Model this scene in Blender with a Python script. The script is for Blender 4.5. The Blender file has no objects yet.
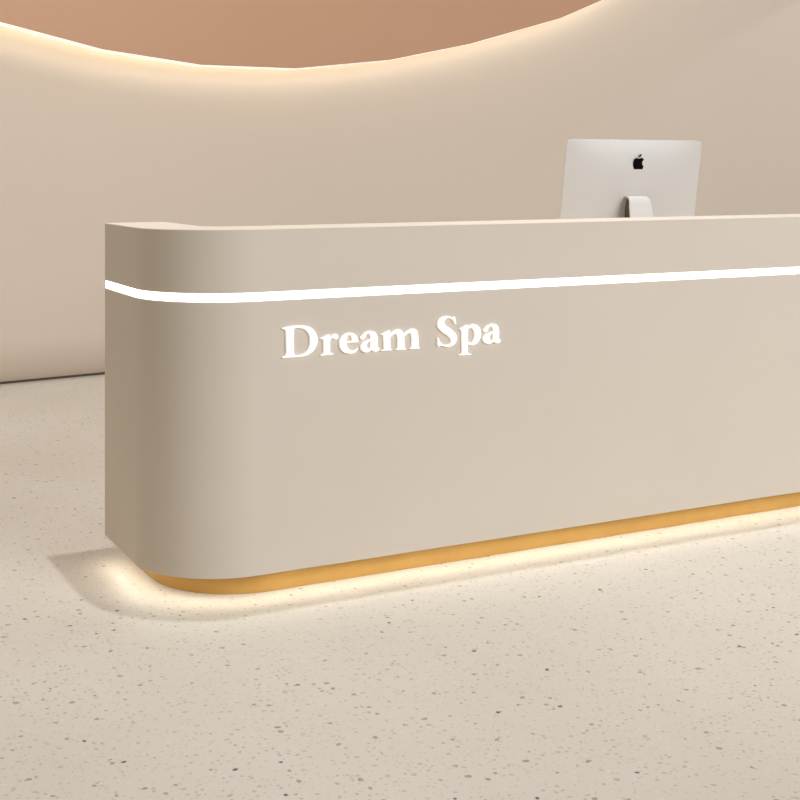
LEDK = 11.0
HALOK = 4.4
GLOWC = (1.0, 0.97, 0.86, 1)
HALOC = (1.0, 0.96, 0.82, 1)
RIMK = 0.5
WROLL = 0.40
WROLLA = 40
HIN = 0.065
UL0, UL1, UBZ = 0.03, 0.042, 0.066
USIDE, URAD = -0.012, 0.28
EMZ = 0.119
STZ = 0.305
SX = -0.012
EXPO = 0.0
WORLD = ((1.0, 0.925, 0.77, 1), 0.33)
COOL = (0.97, 0.98, 1.0)
LIGHTS = [
    ('A', 'added_panel_light', (8.3, -8.5, 6.0), (4.5, 5.0, 0.9), 8.0, 4.0, 1230, (0.95, 0.985, 1.08)),  # unseen soft light added from the right front for desk and wall
    ('A', 'added_panel_light', (6.5, 5.4, 6.0), (6.5, 8.2, 1.4), 18.0, 2.6, 80, COOL),  # wall washer added to lift the tone of the back wall
    ('S', 'downlight', (1.57, 3.87, 4.1), (1.57, 3.87, 0), 205, 110, 0.9, 0.02, COOL),
    ('S', 'downlight', (3.6, 3.87, 4.1), (3.6, 3.87, 0), 150, 76, 1.0, 0.02, COOL),
    ('S', 'downlight', (5.6, 3.87, 4.1), (5.6, 3.87, 0), 150, 76, 1.0, 0.02, COOL),
    ('A', 'added_panel_light', (0.8, 6.3, 4.5), (0.8, 6.3, 0), 2.5, 2.0, 48, COOL),  # added to brighten the floor behind the desk's left end
    ('S', 'wall_downlight', (10.7, 7.02, 4.3), (10.7, 7.02, 0), 46, 122.4, 0.04, 0.02, COOL),
]
import bpy, bmesh, math, random
from mathutils import Vector, Matrix
S = bpy.context.scene
C = S.collection
R = math.radians

# ---------------------------------------------------------------- helpers
def link(name, me, mat=None, parent=None, loc=(0, 0, 0), smooth=False):
    o = bpy.data.objects.new(name, me)
    C.objects.link(o)
    if mat:
        me.materials.append(mat)
    o.location = loc
    if parent:
        o.parent = parent
    if smooth:
        for p in me.polygons:
            p.use_smooth = True
    return o

def from_bm(name, bm, mat=None, parent=None, loc=(0, 0, 0), smooth=False):
    bmesh.ops.recalc_face_normals(bm, faces=bm.faces)
    bm.normal_update()
    for e in bm.edges:
        if len(e.link_faces) == 2 and e.calc_face_angle(0) > 0.45:
            e.smooth = False
    me = bpy.data.meshes.new(name)
    bm.to_mesh(me)
    bm.free()
    return link(name, me, mat, parent, loc, smooth)

def thing(name, label, cat, loc=(0, 0, 0), rot=(0, 0, 0)):
    o = bpy.data.objects.new(name, None)
    o.empty_display_size = 0.1
    C.objects.link(o)
    o.location = loc
    o.rotation_euler = rot
    o['label'] = label
    o['category'] = cat
    return o

def box_bm(x0, x1, y0, y1, z0, z1, bev=0.0, seg=2):
    bm = bmesh.new()
    bmesh.ops.create_cube(bm, size=1.0)
    for v in bm.verts:
        v.co = Vector(((x0 + x1) / 2 + v.co.x * (x1 - x0), (y0 + y1) / 2 + v.co.y * (y1 - y0), (z0 + z1) / 2 + v.co.z * (z1 - z0)))
    if bev:
        bmesh.ops.bevel(bm, geom=bm.edges[:], offset=bev, segments=seg, profile=0.5, affect='EDGES')
    return bm

def srgb(r, g, b):
    f = lambda c: (c / 12.92) if c <= 0.04045 else ((c + 0.055) / 1.055) ** 2.4
    return (f(r / 255), f(g / 255), f(b / 255), 1)

def mat(name, col, rough=0.5, metal=0.0, spec=0.5, emit=None, strength=0.0):
    m = bpy.data.materials.new(name)
    m.use_nodes = True
    b = m.node_tree.nodes['Principled BSDF']
    b.inputs['Base Color'].default_value = col
    b.inputs['Roughness'].default_value = rough
    b.inputs['Metallic'].default_value = metal
    b.inputs['Specular IOR Level'].default_value = spec
    if emit:
        b.inputs['Emission Color'].default_value = emit
        b.inputs['Emission Strength'].default_value = strength
    return m

def mottle(m, amount=0.03, scale=3.0, bump=0.0, bscale=300.0):
    """slight uneven tone of a painted or brushed surface"""
    nt = m.node_tree
    b = nt.nodes['Principled BSDF']
    tc = nt.nodes.new('ShaderNodeTexCoord')
    n = nt.nodes.new('ShaderNodeTexNoise')
    n.inputs['Scale'].default_value = scale
    n.inputs['Detail'].default_value = 4
    nt.links.new(tc.outputs['Object'], n.inputs['Vector'])
    mr = nt.nodes.new('ShaderNodeMapRange')
    mr.inputs['From Min'].default_value = 0.3
    mr.inputs['From Max'].default_value = 0.7
    mr.inputs['To Min'].default_value = 1 - amount
    mr.inputs['To Max'].default_value = 1 + amount
    nt.links.new(n.outputs['Fac'], mr.inputs['Value'])
    mx = nt.nodes.new('ShaderNodeVectorMath')
    mx.operation = 'SCALE'
    mx.inputs[0].default_value = b.inputs['Base Color'].default_value[:3]
    nt.links.new(mr.outputs['Result'], mx.inputs['Scale'])
    nt.links.new(mx.outputs['Vector'], b.inputs['Base Color'])
    if bump:
        n2 = nt.nodes.new('ShaderNodeTexNoise')
        n2.inputs['Scale'].default_value = bscale
        nt.links.new(tc.outputs['Object'], n2.inputs['Vector'])
        bp = nt.nodes.new('ShaderNodeBump')
        bp.inputs['Strength'].default_value = bump
        bp.inputs['Distance'].default_value = 0.001
        nt.links.new(n2.outputs['Fac'], bp.inputs['Height'])
        nt.links.new(bp.outputs['Normal'], b.inputs['Normal'])
    return m

# ---------------------------------------------------------------- materials
M_desk = mottle(mat('beige_lacquer', (0.70, 0.622, 0.525, 1), 0.6, spec=0.15), 0.012, 2.0)
M_wall = mottle(mat('cream_plaster', (0.69, 0.588, 0.485, 1), 0.85, spec=0.15), 0.012, 0.6, 0.08)
M_led = mat('white_light_diffuser', (0.9, 0.9, 0.9, 1), 0.5, emit=(1.0, 0.97, 0.93, 1), strength=3.0)
M_letter = mat('self_lit_letter_face', (0.9, 0.89, 0.87, 1), 0.4, emit=(1.0, 0.97, 0.93, 1), strength=0.40)  # letters get a faint glow of their own to stay bright white
M_glow = mat('warm_light_tape', (0.9, 0.85, 0.7, 1), 0.5, emit=GLOWC, strength=LEDK)
M_gold = mottle(mat('brushed_gold', (0.53, 0.31, 0.085, 1), 0.42, metal=0.5, spec=0.5), 0.06, 8.0)
M_clay = mottle(mat('terracotta_panel', (0.56, 0.325, 0.20, 1), 0.55, spec=0.25), 0.015, 1.2)
M_white = mat('self_lit_white_rim', (0.93, 0.91, 0.87, 1), 0.35, emit=(1.0, 0.96, 0.9, 1), strength=RIMK)  # edge given its own glow, standing in for light falling on it
M_halo = mat('halo_light_tape', (0.9, 0.85, 0.7, 1), 0.5, emit=HALOC, strength=HALOK)
M_gap = mat('dark_shadow_gap', (0.10, 0.072, 0.05, 1), 0.7)
M_alu = mat('pale_aluminium', (0.62, 0.597, 0.562, 1), 0.6, metal=0.1, spec=0.3)
M_screen = mat('dark_glass', (0.01, 0.01, 0.012, 1), 0.08)
M_black = mat('gloss_black', (0.004, 0.003, 0.003, 1), 0.9, spec=0.05)
M_inner = mottle(mat('desk_interior', (0.45, 0.36, 0.27, 1), 0.6), 0.04, 5)

def terrazzo():
    m = bpy.data.materials.new('pale_terrazzo')
    m.use_nodes = True
    nt = m.node_tree
    N = nt.nodes
    L = nt.links
    b = N['Principled BSDF']
    b.inputs['Roughness'].default_value = 0.5
    b.inputs['Specular IOR Level'].default_value = 0.25
    tc = N.new('ShaderNodeTexCoord')
    warp = N.new('ShaderNodeTexNoise')
    warp.inputs['Scale'].default_value = 70
    L.new(tc.outputs['Object'], warp.inputs['Vector'])
    ws = N.new('ShaderNodeVectorMath'); ws.operation = 'SCALE'
    ws.inputs['Scale'].default_value = 0.014
    L.new(warp.outputs['Color'], ws.inputs[0])
    wa = N.new('ShaderNodeVectorMath'); wa.operation = 'ADD'
    L.new(tc.outputs['Object'], wa.inputs[0])
    L.new(ws.outputs['Vector'], wa.inputs[1])
    vec = wa.outputs['Vector']
    base = N.new('ShaderNodeTexNoise')
    base.inputs['Scale'].default_value = 1.3
    base.inputs['Detail'].default_value = 6
    L.new(tc.outputs['Object'], base.inputs['Vector'])
    cr = N.new('ShaderNodeValToRGB')
    cr.color_ramp.elements[0].position = 0.3
    cr.color_ramp.elements[1].position = 0.7
    cr.color_ramp.elements[0].color = (0.62, 0.563, 0.487, 1)
    cr.color_ramp.elements[1].color = (0.668, 0.615, 0.54, 1)
    L.new(base.outputs['Fac'], cr.inputs['Fac'])
    col = cr.outputs['Color']
    # (cells per metre, share of cells with a chip, chip radius, colour, strength)
    for i, (sc, share, rad, c, st) in enumerate([
            (85, 0.26, 0.30, (0.42, 0.35, 0.27, 1), 0.34),
            (55, 0.19, 0.24, (0.28, 0.215, 0.155, 1), 0.40),
            (60, 0.12, 0.26, (0.72, 0.67, 0.59, 1), 0.40),
            (34, 0.09, 0.20, (0.15, 0.11, 0.075, 1), 0.55),
            (20, 0.035, 0.11, (0.05, 0.035, 0.025, 1), 0.85)]):
        of = N.new('ShaderNodeVectorMath'); of.operation = 'ADD'
        of.inputs[1].default_value = (3.7 * i + 0.31, 1.9 * i, 0.0)
        L.new(vec, of.inputs[0])
        v = N.new('ShaderNodeTexVoronoi')
        v.voronoi_dimensions = '2D'
        v.inputs['Scale'].default_value = sc
        L.new(of.outputs['Vector'], v.inputs['Vector'])
        sx = N.new('ShaderNodeSeparateColor')
        L.new(v.outputs['Color'], sx.inputs['Color'])
        has = N.new('ShaderNodeMath'); has.operation = 'LESS_THAN'
        has.inputs[1].default_value = share
        L.new(sx.outputs['Red'], has.inputs[0])
        size = N.new('ShaderNodeMath'); size.operation = 'MULTIPLY_ADD'
        size.inputs[1].default_value = rad * 0.7
        size.inputs[2].default_value = rad * 0.5
        L.new(sx.outputs['Green'], size.inputs[0])
        inside = N.new('ShaderNodeMath'); inside.operation = 'LESS_THAN'
        L.new(v.outputs['Distance'], inside.inputs[0])
        L.new(size.outputs[0], inside.inputs[1])
        f = N.new('ShaderNodeMath'); f.operation = 'MULTIPLY'
        L.new(has.outputs[0], f.inputs[0])
        L.new(inside.outputs[0], f.inputs[1])
        f2 = N.new('ShaderNodeMath'); f2.operation = 'MULTIPLY'
        f2.inputs[1].default_value = st
        L.new(f.outputs[0], f2.inputs[0])
        mx = N.new('ShaderNodeMix'); mx.data_type = 'RGBA'
        L.new(f2.outputs[0], mx.inputs['Factor'])
        L.new(col, mx.inputs['A'])
        mx.inputs['B'].default_value = c
        col = mx.outputs['Result']
    L.new(col, b.inputs['Base Color'])
    return m
M_floor = terrazzo()

# ---------------------------------------------------------------- setting
bm = bmesh.new()
bmesh.ops.create_grid(bm, x_segments=1, y_segments=1, size=1)
for v in bm.verts:
    v.co = Vector((4 + v.co.x * 22, -8 + v.co.y * 24, 0))
o = from_bm('floor', bm, M_floor)
o['kind'] = 'structure'

WA = R(7.38)                      # the wall stands at a slight angle to the desk
WP = Vector((1.5123, 7.8534, 0))
def wall_local(o):
    o.location = WP
    o.rotation_euler = (0, 0, WA)

# back wall: a plaster face with its foot shaped to roll back and shade towards the floor
bm = bmesh.new()
prof = [(0.0, 7.2)]
r = WROLL
for k in range(0, 13):
    a = k / 12 * R(WROLLA)
    prof.append((r * (1 - math.cos(a)), 0.014 + r * math.sin(R(WROLLA)) - r * math.sin(a)))
prof += [(0.6, 0.014), (0.6, 7.2)]
rings = []
for x in (-6.5, 12.0):
    rings.append([bm.verts.new((x, y, z)) for y, z in prof])
n = len(prof)
for i in range(n):
    j = (i + 1) % n
    bm.faces.new((rings[0][i], rings[0][j], rings[1][j], rings[1][i]))
bm.faces.new(rings[0]); bm.faces.new(rings[1][::-1])
o = from_bm('wall_back', bm, M_wall)
for p in o.data.polygons:
    p.use_smooth = len(p.vertices) == 4 and abs(p.normal.x) < 0.5 and p.normal.y < -0.3
wall_local(o)
o['kind'] = 'structure'
o = from_bm('shadow_gap_strip', box_bm(-6.5, 12.0, WROLL * (1 - math.cos(R(WROLLA))) + 0.004, 0.58, 0.0, 0.014), M_gap)  # dark strip standing in for the shade under the wall foot
wall_local(o)
o['kind'] = 'structure'

# ---------------------------------------------------------------- oval wall panel with a hidden light tape
panel = thing('backlit_oval_panel', 'large terracotta oval panel with thin white rim and warm halo, hung on the cream wall', 'panel')
panel.location = WP
panel.rotation_euler = (0, 0, WA)
EA, EB, EX, EZ = 4.48, 2.30, 1.46, 4.232
seen = [(-0.103, 2.100), (0.511, 1.976), (1.153, 1.913), (1.835, 1.920), (2.578, 2.010), (3.272, 2.157), (4.130, 2.395), (4.584, 2.571)]
def ell(t):
    return (EX + EA * math.cos(t), EZ + EB * math.sin(t))
outline = list(seen)
t0 = math.atan2((seen[-1][1] - EZ) / EB, (seen[-1][0] - EX) / EA)
t1 = math.atan2((seen[0][1] - EZ) / EB, (seen[0][0] - EX) / EA) + 2 * math.pi
K = 28
for k in range(1, K):
    outline.append(ell(t0 + (t1 - t0) * k / K))
def inset(pts, d):
    """move every corner of a counter-clockwise outline inwards by d"""
    out = []
    m = len(pts)
    for i in range(m):
        a, b, c = Vector(pts[i - 1]), Vector(pts[i]), Vector(pts[(i + 1) % m])
        e1, e2 = (b - a).normalized(), (c - b).normalized()
        n1, n2 = Vector((-e1.y, e1.x)), Vector((-e2.y, e2.x))
        nn = (n1 + n2).normalized()
        out.append(b + nn * d / max(0.4, nn.dot(n1)))
    return [tuple(p) for p in out]
def prism(name, pts, y0, y1, m, parent):
    b = bmesh.new()
    A = [b.verts.new((x, y0, z)) for x, z in pts]
    B = [b.verts.new((x, y1, z)) for x, z in pts]
    for i in range(len(pts)):
        j = (i + 1) % len(pts)
        b.faces.new((A[i], A[j], B[j], B[i]))
    b.faces.new(A); b.faces.new(B)
    return from_bm(name, b, m, parent)
def band(name, po, pi, y0, y1, m, parent):
    """closed ring between an outer and an inner outline"""
    b = bmesh.new()
    q = [[b.verts.new((x, y, z)) for x, z in P] for P, y in ((po, y0), (po, y1), (pi, y1), (pi, y0))]
    for s in range(4):
        for i in range(len(po)):
            j = (i + 1) % len(po)
            b.faces.new((q[s][i], q[s][j], q[(s + 1) % 4][j], q[(s + 1) % 4][i]))
    return from_bm(name, b, m, parent)
prism('panel_face', inset(outline, 0.004), -0.222, -0.21, M_clay, panel)
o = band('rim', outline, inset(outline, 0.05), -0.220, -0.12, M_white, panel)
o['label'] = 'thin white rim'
prism('mounting_core', inset(outline, 0.16), -0.209, 0.0, M_wall, panel)
band('light_tape', inset(outline, HIN), inset(outline, HIN + 0.006), -0.11, -0.05, M_halo, panel)

# ---------------------------------------------------------------- reception desk
desk = thing('reception_desk', 'long beige reception counter with rounded corner, white light line and recessed gold plinth', 'reception desk', (1.132, 3.607, 0))
X0, X1, Y0, Y1, RC = 0.0, 4.6, 0.0, 0.625, 0.285
def path(o, s=28, side=0.0, rad=None):
    """U-shaped plan of the desk, inset by o, from the open back on the left round to the right"""
    # side: extra offset of the two ends; rad: corner radius of its own
    rr = rad or max(RC - o, 0.06)
    p = [(X0 + o + side, Y1)]
    cx, cy = X0 + o + side + rr, Y0 + o + rr
    for k in range(s + 1):
        a = math.pi + k / s * math.pi / 2
        p.append((cx + rr * math.cos(a), cy + rr * math.sin(a)))
    cx = X1 - o - side - rr
    for k in range(s + 1):
        a = 1.5 * math.pi + k / s * math.pi / 2
        p.append((cx + rr * math.cos(a), cy + rr * math.sin(a)))
    p.append((X1 - o - side, Y1))
    return p
def sweep(name, profile, m, parent, trim=0.0, side=0.0, rad=None):
    """profile: closed list of (inset, z) swept along the plan"""
    b = bmesh.new()
    rings = []
    for o_, z in profile:
        P = path(o_, side=side, rad=rad - o_ + profile[0][0] if rad else None)
        if trim:
            P[0] = (P[0][0], P[0][1] - trim); P[-1] = (P[-1][0], P[-1][1] - trim)
        rings.append([b.verts.new((x, y, z)) for x, y in P])
    k = len(rings)
    for i in range(k):
        A, B = rings[i], rings[(i + 1) % k]
        for j in range(len(A) - 1):
            b.faces.new((A[j], A[j + 1], B[j + 1], B[j]))
    b.faces.new([r_[0] for r_ in rings]); b.faces.new([r_[-1] for r_ in rings])
    o = from_bm(name, b, m, parent)
    for p in o.data.polygons:
        p.use_smooth = len(p.vertices) == 4
    return o
def slab(o0, o1, z0, z1, c=0.003):
    return [(o0, z0 + c), (o0, z1 - c), (o0 + c, z1), (o1 - c, z1), (o1, z1 - c), (o1, z0 + c), (o1 - c, z0), (o0 + c, z0)]
sweep('front_panel', slab(0, 0.20, 0.08, 0.888, 0.002), M_desk, desk)
sweep('fascia', slab(0, 0.20, 0.913, 1.10, 0.002), M_desk, desk)
o = sweep('light_strip', slab(0.002, 0.196, 0.888, 0.913, 0.0002), M_led, desk, 0.003)
o['label'] = 'thin glowing white line around the counter'
o = sweep('plinth', slab(0.085, 0.17, 0.0, 0.08, 0.001), M_gold, desk, 0.02, -0.006, 0.285)
o['label'] = 'recessed gold plinth'
sweep('under_light', slab(UL0, UL1, 0.072, 0.079, 0.0005), M_glow, desk, 0.03, USIDE, URAD)
sweep('light_baffle', slab(UL1 + 0.004, UL1 + 0.007, UBZ, 0.0799, 0.0003), M_alu, desk, 0.03, USIDE, URAD - 0.01)  # hidden lip added to keep the tape's light off the upper plinth
from_bm('worktop', box_bm(0.205, X1 - 0.205, 0.203, Y1 + 0.12, 0.83, 0.86, 0.003), M_desk, desk)
for x in (0.9, 2.3, 3.7):
    from_bm('worktop_support', box_bm(x, x + 0.03, 0.203, Y1 + 0.05, 0.0, 0.83, 0.002), M_inner, desk)

# raised lettering on the front, each letter a piece of its own
GLYPHS = {
    'D': [[(2.4,91.6,1),(28.6,96.0,0),(64.1,96.4,0),(93.4,89.4,0),(111.4,71.8,0),(117.9,48.9,0),(110.4,25.4,0),(91.8,9.5,0),(69.0,2.4,0),(38.3,2.0,0),(4.6,2.0,1),(2.4,5.7,1),(12.6,9.4,0),(16.7,17.2,1),(15.5,80.4,1),(11.9,86.0,0),(2.4,88.0,1)],[(40.5,84.9,1),(44.7,88.3,0),(57.6,87.8,0),(75.5,82.9,0),(88.8,69.3,0),(93.4,50.4,0),(88.8,27.4,0),(75.5,13.3,0),(57.6,8.5,0),(44.7,10.0,0),(40.5,16.5,1)]],
    'r': [[(127.1,54.4,1),(154.2,64.8,1),(157.8,63.1,1),(158.5,52.5,1),(165.8,61.7,0),(175.8,65.0,0),(184.8,60.6,0),(185.8,52.3,0),(179.1,46.4,0),(171.8,49.9,0),(165.1,50.9,0),(159.2,45.8,1),(158.8,12.6,1),(161.8,7.6,0),(170.8,5.2,1),(170.8,2.2,1),(129.4,0.1,1),(127.5,3.9,1),(135.4,6.9,0),(138.3,12.2,1),(138.3,46.2,1),(135.4,50.3,0),(127.1,51.4,1)]],
    'e': [[(254.0,33.9,1),(213.2,33.4,1),(216.6,22.2,0),(227.7,11.8,0),(241.2,10.3,0),(250.6,18.8,1),(253.7,15.3,1),(244.5,4.6,0),(232.7,0.8,0),(221.9,0.9,0),(205.8,5.6,0),(194.1,18.5,0),(190.8,33.0,0),(195.1,50.3,0),(207.5,62.3,0),(223.3,65.3,0),(239.5,61.3,0),(249.6,51.5,0),(254.0,37.5,1)],[(213.2,38.2,1),(214.6,49.1,0),(221.9,57.8,0),(228.7,55.5,0),(232.7,47.4,0),(233.1,40.1,1)]],
    'a': [[(261.5,45.6,0),(267.3,56.6,0),(281.9,65.5,0),(299.0,66.4,0),(312.7,60.0,0),(318.6,47.4,0),(319.9,15.6,0),(322.7,10.9,0),(327.2,12.4,1),(327.2,8.1,1),(316.1,1.4,0),(305.8,2.1,0),(299.0,8.4,1),(290.4,3.1,0),(278.5,0.8,0),(265.9,7.5,0),(261.5,18.8,0),(266.6,29.1,0),(281.9,37.4,0),(295.6,41.7,1),(295.2,50.3,0),(291.8,56.7,0),(285.7,57.6,0),(279.5,52.8,0),(276.1,45.4,0),(268.3,40.6,0)],[(295.6,35.6,1),(287.0,31.2,0),(281.9,23.6,0),(284.6,14.8,0),(291.8,12.5,0),(295.6,16.6,1)]],
    'm': [[(329.9,54.4,1),(359.3,65.0,1),(362.8,63.0,1),(362.8,52.5,1),(376.7,63.4,0),(390.7,66.3,0),(404.0,60.9,0),(410.0,49.1,1),(424.0,60.7,0),(441.7,65.6,0),(455.9,59.5,0),(460.8,45.1,0),(463.0,7.5,1),(467.2,3.1,1),(467.2,0.3,1),(431.1,0.8,1),(431.1,4.2,1),(438.2,7.5,1),(438.2,41.2,0),(434.6,50.1,0),(425.8,50.6,0),(412.1,42.7,1),(413.5,7.5,1),(419.5,4.3,1),(419.5,0.9,1),(382.0,0.9,1),(382.0,4.0,1),(388.9,6.9,1),(388.9,41.0,0),(386.1,49.2,0),(378.5,50.9,0),(363.2,43.2,1),(364.5,7.5,1),(369.8,4.7,1),(369.8,1.6,1),(331.6,1.4,1),(331.6,4.4,1),(342.0,7.5,1),(340.3,45.2,1),(337.9,50.2,0),(329.9,51.0,1)]],
    'S': [[(593.9,94.9,1),(599.1,70.9,1),(594.3,69.9,1),(589.2,80.3,0),(578.2,88.5,0),(565.5,90.1,0),(556.8,85.2,0),(554.9,77.4,0),(561.8,67.6,0),(580.1,55.4,0),(596.1,40.2,0),(601.3,25.7,0),(594.7,9.6,0),(576.4,0.3,0),(556.4,0.9,0),(543.0,4.3,0),(535.0,1.9,1),(530.7,6.3,1),(530.0,31.6,1),(534.7,31.3,1),(540.1,18.3,0),(552.8,8.7,0),(567.3,7.2,0),(578.2,12.5,0),(579.0,22.3,0),(569.1,33.3,0),(547.3,48.5,0),(533.6,62.8,0),(530.7,78.8,0),(540.1,92.4,0),(558.2,97.8,0),(576.4,95.9,0),(586.6,91.8,0),(591.0,95.4,1)]],
    'p': [[(611.2,55.2,1),(639.6,67.0,1),(642.5,64.6,1),(641.8,59.6,1),(657.4,67.0,0),(674.1,64.1,0),(687.2,50.9,0),(690.2,33.1,0),(683.4,13.6,0),(668.5,1.1,0),(651.8,-0.4,0),(640.7,3.2,1),(640.7,-20.4,1),(644.8,-25.5,0),(655.5,-27.4,1),(654.8,-30.9,1),(609.4,-31.1,1),(608.3,-27.8,1),(617.4,-24.6,0),(620.4,-17.8,1),(618.9,44.3,1),(616.7,50.2,0),(611.2,52.1,1)],[(641.1,50.0,1),(650.0,54.9,0),(661.1,50.2,0),(666.7,34.5,0),(663.3,18.1,0),(654.0,8.4,0),(641.1,12.4,1)]],
    'a2': [[(699.9,42.8,0),(704.4,53.1,0),(721.0,62.5,0),(739.8,64.0,0),(752.3,56.9,0),(758.0,43.6,0),(758.8,13.5,0),(761.8,9.1,0),(765.6,10.2,1),(765.2,6.0,1),(756.9,0.1,0),(745.5,0.8,0),(737.9,5.8,1),(726.6,0.4,0),(713.4,0.2,0),(700.7,8.4,0),(698.4,19.8,0),(705.9,29.0,0),(722.8,36.0,0),(736.8,39.7,1),(736.0,48.1,0),(731.5,54.5,0),(724.0,54.9,0),(717.9,50.1,0),(714.9,41.9,0),(707.8,38.2,0)],[(736.8,33.2,1),(726.6,29.0,0),(721.7,21.6,0),(725.1,13.0,0),(733.0,10.6,0),(736.8,14.2,1)]],
}
def glyph_mesh(contours, depth, GOFF=-0.0009):
    cu = bpy.data.curves.new('glyph', 'CURVE')
    cu.dimensions = '2D'
    cu.fill_mode = 'BOTH'
    cu.extrude = depth / 2
    cu.bevel_depth = 0.0003
    cu.offset = GOFF
    cu.resolution_u = 8
    for c in contours:
        sp = cu.splines.new('BEZIER')
        sp.use_cyclic_u = True
        sp.bezier_points.add(len(c) - 1)
        for p, (x, z, corner) in zip(sp.bezier_points, c):
            p.co = (x / 1000, z / 1000, 0)
            p.handle_left_type = p.handle_right_type = 'VECTOR' if corner else 'AUTO'
    ob = bpy.data.objects.new('glyph', cu)
    C.objects.link(ob)
    dg = bpy.context.evaluated_depsgraph_get()
    me = bpy.data.meshes.new_from_object(ob.evaluated_get(dg))
    bpy.data.objects.remove(ob)
    bpy.data.curves.remove(cu)
    me.materials.clear()
    return me
for key, words in (('D', 'white raised capital letter D'), ('r', 'white raised letter r'), ('e', 'white raised letter e'), ('a', 'white raised letter a before the m'),
                   ('m', 'white raised letter m'), ('S', 'white raised capital letter S'), ('p', 'white raised letter p'), ('a2', 'white raised last letter a')):
    me = glyph_mesh(GLYPHS[key], 0.008)
    me.name = 'letter'
    me.transform(Matrix.Rotation(R(90), 4, 'X'))
    o = link('letter', me, M_letter, desk, (1.49 - 1.132, -0.0045, 0.714))
    o['label'] = words

# ---------------------------------------------------------------- desktop computer, seen from behind
TILT = R(8.8)
mon = thing('desktop_computer', 'slim silver desktop computer seen from behind, standing on the worktop behind the beige counter', 'computer', (3.193, 4.14, 0.861))
W, Hh = 0.655, 0.435
# shell: flat rear that swells gently towards the middle, thin edge
bm = bmesh.new()
nx, nz = 24, 18
def depth_at(u, v):
    return 0.006 + 0.030 * (max(0, 1 - abs(u) ** 2.4) * max(0, 1 - abs(v) ** 2.4)) ** 0.8
grid = []
for j in range(nz + 1):
    row = []
    for i in range(nx + 1):
        u, v = i / nx * 2 - 1, j / nz * 2 - 1
        x, z = u * W / 2, v * Hh / 2
        # rounded outline corners
        rc = 0.012
        dx, dz = abs(x) - (W / 2 - rc), abs(z) - (Hh / 2 - rc)
        if dx > 0 and dz > 0:
            l = math.hypot(dx, dz)
            if l > rc:
                x = math.copysign(W / 2 - rc + dx * rc / l, x); z = math.copysign(Hh / 2 - rc + dz * rc / l, z)
        row.append(bm.verts.new((x, -depth_at(u, v), z)))
    grid.append(row)
for j in range(nz):
    for i in range(nx):
        bm.faces.new((grid[j][i], grid[j][i + 1], grid[j + 1][i + 1], grid[j + 1][i]))
rim = [e for e in bm.edges if e.is_boundary]
ret = bmesh.ops.extrude_edge_only(bm, edges=rim)
nv = [g for g in ret['geom'] if isinstance(g, bmesh.types.BMVert)]
for v in nv:
    v.co.y = 0.0
bmesh.ops.contextual_create(bm, geom=[e for e in bm.edges if e.is_boundary])
TOPZ = 0.530
shell_loc = Vector((0, 0, TOPZ - Hh / 2))
shell = from_bm('shell', bm, M_alu, mon)
for p in shell.data.polygons:
    p.use_smooth = len(p.vertices) == 4
def on_screen(o):
    # tilt about the middle of the shell
    o.location = shell_loc
    o.rotation_euler = (TILT, 0, 0)
on_screen(shell)
o = from_bm('screen', box_bm(-W / 2 + 0.004, W / 2 - 0.004, 0.0, 0.003, -Hh / 2 + 0.004, Hh / 2 - 0.004, 0.001), M_screen, mon)
on_screen(o)
# emblem: a bitten fruit with a leaf, flat on the shell
body = [(0.0, 0.535, 1), (0.13, 0.585, 0), (0.27, 0.60, 0), (0.40, 0.53, 0), (0.455, 0.455, 1), (0.36, 0.36, 0), (0.325, 0.22, 0), (0.375, 0.07, 0), (0.48, -0.01, 1),
        (0.43, -0.16, 0), (0.33, -0.33, 0), (0.20, -0.41, 0), (0.09, -0.385, 0), (0.0, -0.365, 0), (-0.09, -0.385, 0), (-0.20, -0.41, 0), (-0.34, -0.31, 0),
        (-0.45, -0.08, 0), (-0.485, 0.18, 0), (-0.43, 0.42, 0), (-0.29, 0.58, 0), (-0.13, 0.585, 0)]
leaf = [(0.0, 0.63, 1), (0.015, 0.76, 0), (0.10, 0.86, 0), (0.20, 0.90, 1), (0.185, 0.77, 0), (0.10, 0.67, 0)]
EH = 53.0
def em(c):
    return [(x * EH, z * EH, f) for x, z, f in c]
me = glyph_mesh([em(body), em(leaf)], 0.0008, -0.0003)
me.name = 'emblem'
me.transform(Matrix.Rotation(R(90), 4, 'X'))
me.transform(Matrix.Translation((0.0, -depth_at(0, EMZ / (Hh / 2)) - 0.0006, EMZ)))
o = link('emblem', me, M_black, mon)
o['label'] = 'small black fruit shaped emblem'
on_screen(o)
# stand: one bent sheet, from the hinge down and round to the foot
def sheet(pts, w0, w1, th):
    b = bmesh.new()
    rows = []
    m = len(pts)
    for i, (y, z) in enumerate(pts):
        a = Vector(pts[max(0, i - 1)]); c = Vector(pts[min(m - 1, i + 1)])
        t = (c - a).normalized(); nn = Vector((-t.y, t.x))
        w = w0 + (w1 - w0) * i / (m - 1)
        rows.append([b.verts.new((sx * w / 2, y + nn.x * sd * th / 2, z + nn.y * sd * th / 2)) for sx, sd in ((-1, -1), (1, -1), (1, 1), (-1, 1))])
    for A, B in zip(rows, rows[1:]):
        for k in range(4):
            b.faces.new((A[k], A[(k + 1) % 4], B[(k + 1) % 4], B[k]))
    b.faces.new(rows[0]); b.faces.new(rows[-1][::-1])
    return b
def bez(p, n=10):
    out = []
    for k in range(n + 1):
        t = k / n
        out.append(tuple((1 - t) ** 3 * p[0][i] + 3 * (1 - t) ** 2 * t * p[1][i] + 3 * (1 - t) * t * t * p[2][i] + t ** 3 * p[3][i] for i in (0, 1)))
    return out
HZ = STZ
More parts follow.
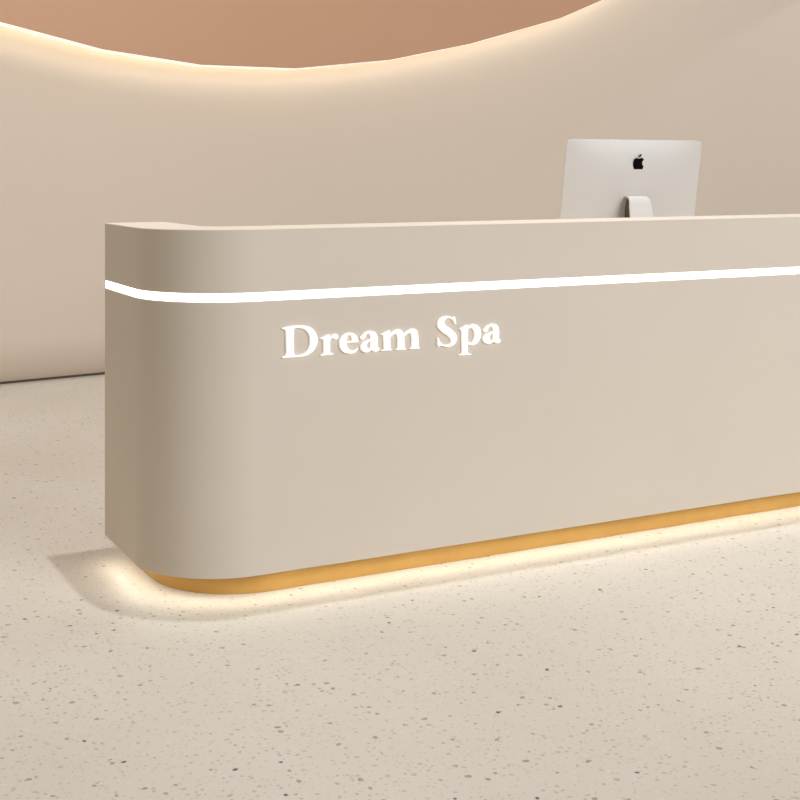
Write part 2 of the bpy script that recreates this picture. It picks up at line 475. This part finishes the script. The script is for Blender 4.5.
leg = bez([(-0.030, HZ), (-0.066, HZ + 0.001), (-0.074, HZ - 0.002), (-0.078, HZ - 0.04)], 8) + bez([(-0.078, HZ - 0.04), (-0.095, HZ - 0.14), (-0.115, 0.06), (-0.118, 0.016)], 8)[1:]
leg += bez([(-0.118, 0.016), (-0.119, 0.005), (-0.112, 0.003), (-0.10, 0.003)], 6)[1:] + [(0.09, 0.003)]
o = from_bm('stand', sheet(leg, 0.084, 0.150, 0.006), M_alu, mon)
o.location = (SX, 0, 0)
for p in o.data.polygons:
    p.use_smooth = False
# dark hinge block in the gap between stand and shell
from_bm('hinge', box_bm(SX - 0.036, SX + 0.036, -0.072, -0.02, HZ - 0.16, HZ - 0.012, 0.006), M_gap, mon)

# ---------------------------------------------------------------- lights
def area(name, loc, target, sx, sy, power, col=(1, 0.93, 0.84), spread=180):
    l = bpy.data.lights.new(name, 'AREA')
    l.shape = 'RECTANGLE'
    l.size, l.size_y = sx, sy
    l.energy = power
    l.color = col
    l.spread = R(spread)
    o = bpy.data.objects.new(name, l)
    C.objects.link(o)
    o.location = loc
    o.rotation_euler = (Vector(target) - Vector(loc)).to_track_quat('-Z', 'Y').to_euler()
    return o
def spot(name, loc, target, power, angle, blend, rad, col=(1, 0.92, 0.82)):
    l = bpy.data.lights.new(name, 'SPOT')
    l.energy = power
    l.spot_size = R(angle)
    l.spot_blend = blend
    l.shadow_soft_size = rad
    l.color = col
    o = bpy.data.objects.new(name, l)
    C.objects.link(o)
    o.location = loc
    o.rotation_euler = (Vector(target) - Vector(loc)).to_track_quat('-Z', 'Y').to_euler()
    return o
for L_ in LIGHTS:
    (area if L_[0] == 'A' else spot)(*L_[1:])
w = bpy.data.worlds.new('room_light')
S.world = w
w.use_nodes = True
bg = w.node_tree.nodes['Background']
bg.inputs['Color'].default_value = WORLD[0]
bg.inputs['Strength'].default_value = WORLD[1]

# ---------------------------------------------------------------- camera
cam = bpy.data.cameras.new('camera')
cam.sensor_width = 36
cam.lens = 1310.534 / 800 * 36
cam.shift_y = (167.0 - 400.0) / 800
cam.clip_end = 100
co = bpy.data.objects.new('camera', cam)
C.objects.link(co)
co.location = (0, 0, 1.2825)
co.rotation_euler = (R(90), 0, R(-27.664))
S.camera = co

S.view_settings.view_transform = 'Standard'
S.view_settings.look = 'None'
S.view_settings.gamma = 1.0
S.view_settings.use_curve_mapping = False
S.view_settings.exposure = EXPO
